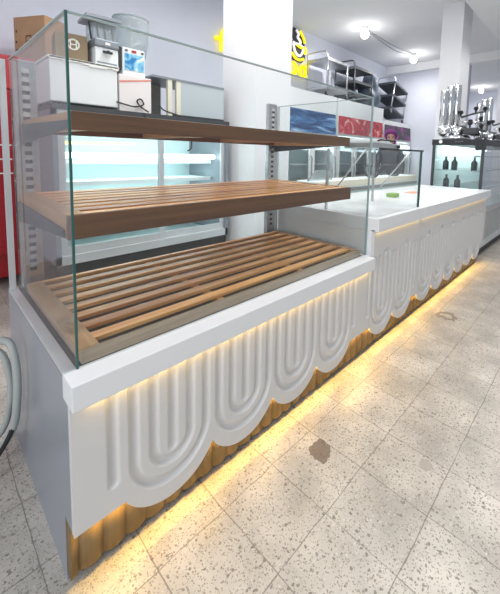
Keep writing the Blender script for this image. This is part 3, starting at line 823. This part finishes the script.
# ------------------------------------------------------------------ upright fridges along the back wall
def upright(x0, x1, ztop, z0s, z1s, sign, label, ndoor):
    y0, y1 = 2.72, 3.36
    o = thing('upright_chiller', ((x0+x1)/2, 3.05, 0), label, 'refrigerator', 'upright chillers along the back wall')
    MB().box(x0, x0+.04, y0, y1, .12, ztop).box(x1-.04, x1, y0, y1, .12, ztop).box(x0+.04, x1-.04, y1-.04, y1, .12, ztop).box(x0+.04, x1-.04, y0, y1-.04, z0s-.05, ztop).build('body', M['enamel'], o)
    box(x0, x1, y0+.03, y1, 0, .12).build('grille', M['charcoal'], o)
    box(x0+.05, x1-.05, y1-.06, y1-.041, .13, z0s-.06).build('liner', M['cold_inside'], o)
    wdt = (x1-x0)
    MB().prism([(x0+.02, y0-.03, z0s), (x1-.02, y0-.03, z0s), (x1-.02, y0-.004, z1s), (x0+.02, y0-.004, z1s)], (0, .003, 0)).build('lit_sign', sign, o)
    for k in range(ndoor):
        xa, xb = x0+wdt*k/ndoor+.01, x0+wdt*(k+1)/ndoor-.01
        d = MB().box(xa, xb, y0-.03, y0-.001, .13, .20).box(xa, xb, y0-.03, y0-.001, z0s-.12, z0s-.06).box(xa, xa+.06, y0-.03, y0-.001, .20, z0s-.12).box(xb-.06, xb, y0-.03, y0-.001, .20, z0s-.12).build('door', M['enamel'], o)
        box(xa+.06, xb-.06, y0-.02, y0-.014, .20, z0s-.12).build('pane', M['glass_dim'], d)
        MB().tube([(xb-.03, y0-.03, .8), (xb-.03, y0-.06, .82), (xb-.03, y0-.06, 1.18), (xb-.03, y0-.03, 1.2)], .010, 8).build('handle', M['greymetal'], d)
    for z in (.45, .75, 1.05, 1.3):
        box(x0+.05, x1-.05, y0+.06, y1-.07, z, z+.02).build('shelf', M['steel_pale'], o)
    MB().tube([(x0+.08, y0+.05, z0s-.10), (x1-.08, y0+.05, z0s-.10)], .014, 8).build('glow_tube', M['tube'], o)
    area('chiller_fill', ((x0+x1)/2, y0+.2, z0s-.07), wdt-.2, .1, 6, (.92, 1, 1))  # added fill light, lifts the brightness behind the doors
    return o
upright(3.62, 5.02, 2.28, 1.60, 1.965, M['sign_blue'], 'white upright chiller with a blue lit sign beneath the silver trolley', 2)
upright(5.08, 6.84, 2.28, 1.64, 1.965, M['sign_red'], 'white upright chiller with a red lit sign beneath the black trolley', 3)
upright(6.90, 8.34, 2.05, 1.63, 1.95, M['sign_purple'], 'upright chiller with a dark purple sign beside the end wall', 2)
nc = thing('storage_cabinet', (3.37, 3.1, 0), 'narrow plain white cabinet between the pillar and the blue-sign chiller', 'cabinet')
box(3.15, 3.58, 2.8, 3.36, .06, 2.0, bev=.006).build('body', M['enamel'], nc)
box(3.17, 3.56, 2.82, 3.34, 0, .06).build('plinth', M['charcoal'], nc)
box(3.165, 3.565, 2.780, 2.7995, .10, 1.96, bev=.004).build('door', M['enamel'], nc)
MB().tube([(3.20, 2.78, 1.0), (3.20, 2.755, 1.02), (3.20, 2.755, 1.2), (3.20, 2.78, 1.22)], .008, 8).build('handle', M['greymetal'], nc)
sb = thing('sauce_bottle', (3.5, 2.86, 2.0), 'small bottle with a red cap standing on the narrow white cabinet', 'bottle')
MB().lathe((3.5, 2.86, 2.0), [(.03, 0), (.035, .02), (.033, .08), (.015, .11)], 16).build('body', mat('mustard_plastic', (.7, .5, .1), .4), sb)
MB().lathe((3.5, 2.86, 2.111), [(.016, 0), (.012, .05), (.003, .09)], 12).build('cap', M['red'], sb)

# ------------------------------------------------------------------ trolleys on the chillers
def trolley(name, x0, x1, y0, y1, z0, h, tiers, frame, tray, label, tilt=None):
    o = thing(name, ((x0+x1)/2, (y0+y1)/2, z0), label, 'trolley', 'serving trolleys stored on the chillers')
    for i, (xx, yy) in enumerate(((x0, y0), (x1, y0), (x0, y1), (x1, y1))):
        MB().tube([(xx, yy, z0+.09), (xx, yy, z0+h)], .014, 10).build('post', frame, o)
        c = MB().lathe((xx, yy-.012, z0+.045), [(.044, 0), (.045, .004), (.045, .022), (.044, .026)], 20, (0, 1, 0)).build('caster', M['rubber'], o)
        MB().box(xx-.016, xx+.016, yy-.022, yy-.014, z0+.04, z0+.10).box(xx-.016, xx+.016, yy+.016, yy+.022, z0+.04, z0+.10).box(xx-.016, xx+.016, yy-.022, yy+.022, z0+.092, z0+.10).build('fork', frame, c)
    for k in range(tiers):
        z = z0+.13+(h-.16)*k/(tiers-1)
        t = MB().box(x0-.01, x1+.01, y0-.01, y1+.01, z, z+.012)
        t.box(x0-.01, x1+.01, y0-.016, y0-.01, z, z+.05).box(x0-.01, x1+.01, y1+.01, y1+.016, z, z+.05).box(x0-.016, x0-.01, y0-.016, y1+.016, z, z+.05).box(x1+.01, x1+.016, y0-.016, y1+.016, z, z+.05)
        t.build('tray', tray, o)
    MB().tube(smooth_path([(x0, y0, z0+h), (x0-.03, y0+.01, z0+h+.09), (x0-.05, y0+.06, z0+h+.12), (x0-.05, y1-.06, z0+h+.12), (x0-.03, y1-.01, z0+h+.09), (x0, y1, z0+h)], 6), .014, 10).build('handle', frame, o)
    if tilt: o.rotation_euler = tilt
    return o
trolley('serving_trolley', 4.78, 5.42, 2.78, 3.24, 2.2805, .66, 2, M['steel'], M['steel'], 'silver two-tier serving trolley on the blue-sign chiller')
trolley('serving_trolley', 5.72, 6.40, 2.80, 3.26, 2.2805, .70, 3, M['charcoal'], M['greytub'], 'black three-tier plastic trolley on the red-sign chiller')
t4 = trolley('serving_trolley', 7.35, 8.05, 2.82, 3.26, 2.06, .78, 3, M['steel'], M['greytub'], 'grey trolley with dark trays tilted on the chiller by the end wall', (0, R(14), 0))
t4.location.z += .09
cv = MB().ball((0, 0, 0), .29, 4, (1.05, .75, 1.7))
for v in cv.bm.verts:
    n_ = math.sin(v.co.x*23+v.co.z*7)*.02+math.sin(v.co.z*19-v.co.y*11)*.02
    v.co += v.co.normalized()*n_
    v.co.z = max(v.co.z, -.28)
cv.rot(Matrix.Translation((6.74, 3.05, 2.562)))
tag(cv.build('folded_cover', M['blue_cloth']), 'slate grey plastic cover bundled between the black and the tilted trolley', 'cover')

# ------------------------------------------------------------------ neon sign on the back wall
ns = thing('neon_sign', (4.6, 3.36, 2.6), 'neon sign of a steaming cup over yellow letters on the back wall', 'sign')
yN = 3.36
bk = MB()
bk.prism([(4.40, yN+.01, 2.97), (4.74, yN+.01, 2.93), (4.86, yN+.01, 3.02), (4.84, yN+.01, 3.24), (4.80, yN+.01, 3.36), (4.72, yN+.01, 3.50), (4.50, yN+.01, 3.52), (4.46, yN+.01, 3.40), (4.52, yN+.01, 3.30), (4.40, yN+.01, 3.22), (4.38, yN+.01, 3.12)], (0, .02, 0))
bk.build('backing_board', M['dark'], ns)
def neon(name, pts, r, mt):
    return MB().tube(smooth_path([(a, yN-.012, b_) for a, b_ in pts], 8), r, 8).build(name, mt, ns)
neon('steam_tube', [(4.56, 3.48), (4.62, 3.42), (4.60, 3.36), (4.68, 3.30), (4.66, 3.26)], .022, M['neon_white'])
neon('steam_tube', [(4.66, 3.49), (4.72, 3.43), (4.78, 3.36), (4.80, 3.30)], .024, M['neon_yellow'])
neon('cup_tube', [(4.48, 3.25), (4.52, 3.12), (4.60, 3.05), (4.68, 3.05), (4.74, 3.12), (4.76, 3.20), (4.66, 3.24), (4.54, 3.24), (4.48, 3.25)], .022, M['neon_white'])
neon('handle_tube', [(4.58, 3.23), (4.70, 3.20), (4.80, 3.22), (4.84, 3.17), (4.80, 3.11)], .024, M['neon_yellow'])
neon('saucer_tube', [(4.45, 3.06), (4.54, 2.99), (4.66, 2.97), (4.78, 3.01)], .024, M['neon_yellow'])
def letter(strokes):
    b = MB()
    for s_ in strokes:
        b.tube(smooth_path([(x_, yN-.008, z_) for x_, z_ in s_], 6), .030, 10)
    b.build('letter', M['neon_yellow'], ns)
def ring(cx, cz, rx, rz): return [(cx+rx*math.cos(a), cz+rz*math.sin(a)) for a in [2*math.pi*k/14 for k in range(15)]]
letter([ring(4.50, 2.79, .085, .10)])
letter([ring(4.78, 2.78, .085, .10), [(4.92, 2.97), (4.90, 2.85), (4.89, 2.68)]])
letter([[(3.08, 3.03), (2.98, 3.05), (2.92, 2.98), (2.91, 2.86), (2.90, 2.72)], [(2.80, 2.89), (3.02, 2.91)]])

# ------------------------------------------------------------------ ceiling lamps
def lamp(x, y, label, power=5):
    o = thing('ceiling_bulb', (x, y, ZC), label, 'lamp', 'bare ceiling bulbs')
    MB().lathe((x, y, ZC-.05), [(.05, 0), (.06, .02), (.06, .05)], 20).build('socket', M['print_white'], o)
    MB().ball((x, y, ZC-.13), .075, 3).build('bulb', M['bulb'], o)
    d = bpy.data.lights.new('bulb_light', 'POINT'); d.energy = power; d.shadow_soft_size = .08; d.color = (1, .97, .93)
    l = bpy.data.objects.new('bulb_light', d); l.location = (x, y, ZC-.30); COL.objects.link(l)
    area('bulb_downlight', (x, y, ZC-.25), .2, .2, 17, (1, .98, .96))
lamp(5.36, 2.40, 'bare lit ceiling bulb nearest the trolleys')
lamp(7.46, 2.37, 'bare lit ceiling bulb between the first bulb and the far pillar')
lamp(12.2, 2.10, 'bare lit ceiling bulb in the far room beyond the pillar')
tag(MB().tube(smooth_path([(5.42, 2.40, ZC-.02), (6.0, 2.36, ZC-.07), (6.6, 2.36, ZC-.07), (7.40, 2.37, ZC-.02)], 8), .008, 6).build('lamp_wire', M['greymetal']), 'thin wire slung along the ceiling between two bulbs, straighter one', 'wire')
tag(MB().tube(smooth_path([(5.42, 2.42, ZC-.02), (6.1, 2.47, ZC-.05), (6.8, 2.45, ZC-.09), (7.40, 2.39, ZC-.02)], 8), .008, 6).build('lamp_wire', M['greymetal']), 'thin wire slung along the ceiling between two bulbs, sagging one', 'wire')
# ------------------------------------------------------------------ person behind the counter
pe = thing('person', (5.43, 1.82, 0), 'person in a purple headscarf and dark top standing behind the counter', 'person')
def skinned(name, joints, edges, mt, parent, sub=2):
    me = bpy.data.meshes.new(name)
    me.from_pydata([Vector(j[0]) for j in joints], edges, [])
    o = bpy.data.objects.new(name, me); COL.objects.link(o)
    sk = o.modifiers.new('skin', 'SKIN')
    for i, j in enumerate(joints):
        r_ = j[1] if isinstance(j[1], tuple) else (j[1], j[1])
        me.skin_vertices[0].data[i].radius = r_
    me.skin_vertices[0].data[0].use_root = True
    ss = o.modifiers.new('sub', 'SUBSURF'); ss.levels = sub
    dg = bpy.context.evaluated_depsgraph_get()
    m2 = bpy.data.meshes.new_from_object(o.evaluated_get(dg))
    for p in m2.polygons: p.use_smooth = True
    m2.materials.clear(); m2.materials.append(mt)
    bpy.data.objects.remove(o)
    o2 = bpy.data.objects.new(name, m2); COL.objects.link(o2)
    if parent: o2.parent = parent
    return o2
def person():
    J = [((0, 0, .90), (.13, .10)), ((0, 0, 1.05), (.12, .09)), ((0, 0, 1.25), (.14, .10)), ((0, 0, 1.36), (.09, .07)), ((0, -.005, 1.43), .05), ((0, -.015, 1.50), (.068, .08)), ((0, -.012, 1.58), (.075, .09)), ((0, -.005, 1.64), (.055, .065))]
    Ed = [(i, i+1) for i in range(7)]
    for s_ in (-1, 1):
        b0 = len(J)
        J += [((s_*.17, 0, 1.33), .052), ((s_*.21, .0, 1.06), .040), ((s_*.20, -.14, .90), .030), ((s_*.19, -.20, .87), (.034, .018))]
        Ed += [(2, b0), (b0, b0+1), (b0+1, b0+2), (b0+2, b0+3)]
        for k in range(4):
            q = len(J)
            xo = s_*.19+(k-1.5)*.018
            J += [((xo, -.25, .862), .009), ((xo, -.29-.004*(k in (1, 2)), .850), .008)]
            Ed += [(b0+3, q), (q, q+1)]
        q = len(J); J += [((s_*.155, -.225, .868), .010), ((s_*.145, -.25, .86), .009)]; Ed += [(b0+3, q), (q, q+1)]
        q = len(J)
        J += [((s_*.09, 0, .82), .085), ((s_*.095, -.01, .47), .058), ((s_*.095, .01, .09), .040), ((s_*.10, -.10, .03), (.040, .03))]
        Ed += [(0, q), (q, q+1), (q+1, q+2), (q+2, q+3)]
    rz = math.atan2(-.2334-4.72, .9525+1.47)   # turned towards the camera
    o = skinned('body', J, Ed, M['skin'], pe, 2)
    t = skinned('tunic', [((0, 0, .72), (.19, .15)), ((0, 0, .95), (.165, .125)), ((0, 0, 1.20), (.165, .125)), ((0, 0, 1.40), (.085, .075)), ((-.175, 0, 1.33), .065), ((-.213, 0, 1.07), .055), ((-.203, -.12, .925), .045), ((.175, 0, 1.33), .065), ((.213, 0, 1.07), .055), ((.203, -.12, .925), .045)],
                [(0, 1), (1, 2), (2, 3), (2, 4), (4, 5), (5, 6), (2, 7), (7, 8), (8, 9)], M['tunic'], pe, 2)
    tr = skinned('trousers', [((0, 0, .90), (.15, .12)), ((-.09, 0, .80), .10), ((-.095, -.01, .47), .075), ((-.095, .01, .10), .06), ((.09, 0, .80), .10), ((.095, -.01, .47), .075), ((.095, .01, .10), .06)], [(0, 1), (1, 2), (2, 3), (0, 4), (4, 5), (5, 6)], M['charcoal'], pe, 2)
    b = MB(); b.ball((0, .022, 1.612), .112, 3, (.98, 1.02, 1.0))
    for v in list(b.bm.verts):
        if v.co.y < -.035 and v.co.z < 1.64: v.co.y = -.03+(v.co.y+.035)*.1
    b.tube([(-.06, .03, 1.50), (-.05, -.03, 1.43), (0, -.05, 1.40), (.05, -.03, 1.43), (.06, .03, 1.50)], .035, 10)
    hs = b.build('headscarf', M['scarf']); hs.parent = pe
    f = MB()
    for s_ in (-1, 1): f.ball((s_*.030, -.098, 1.565), .011, 2, (1.3, .5, .7))
    e = f.build('eyes', M['ink']); e.parent = pe
    f = MB().ball((0, -.108, 1.54), .014, 2, (.8, 1, 1.5)); e = f.build('nose', M['skin']); e.parent = pe
    f = MB().ball((0, -.096, 1.505), .02, 2, (1.1, .4, .35)); e = f.build('mouth', mat('lips', (.42, .14, .13), .5)); e.parent = pe
    f = MB()
    for s_ in (-1, 1): f.tube([(s_*.014, -.102, 1.583), (s_*.03, -.104, 1.590), (s_*.046, -.096, 1.582)], .0045, 6)
    e = f.build('eyebrows', M['ink']); e.parent = pe
    pe.rotation_euler = (0, 0, math.atan2(-.9525-1.82, -.2334-5.43)+math.pi/2)
person()
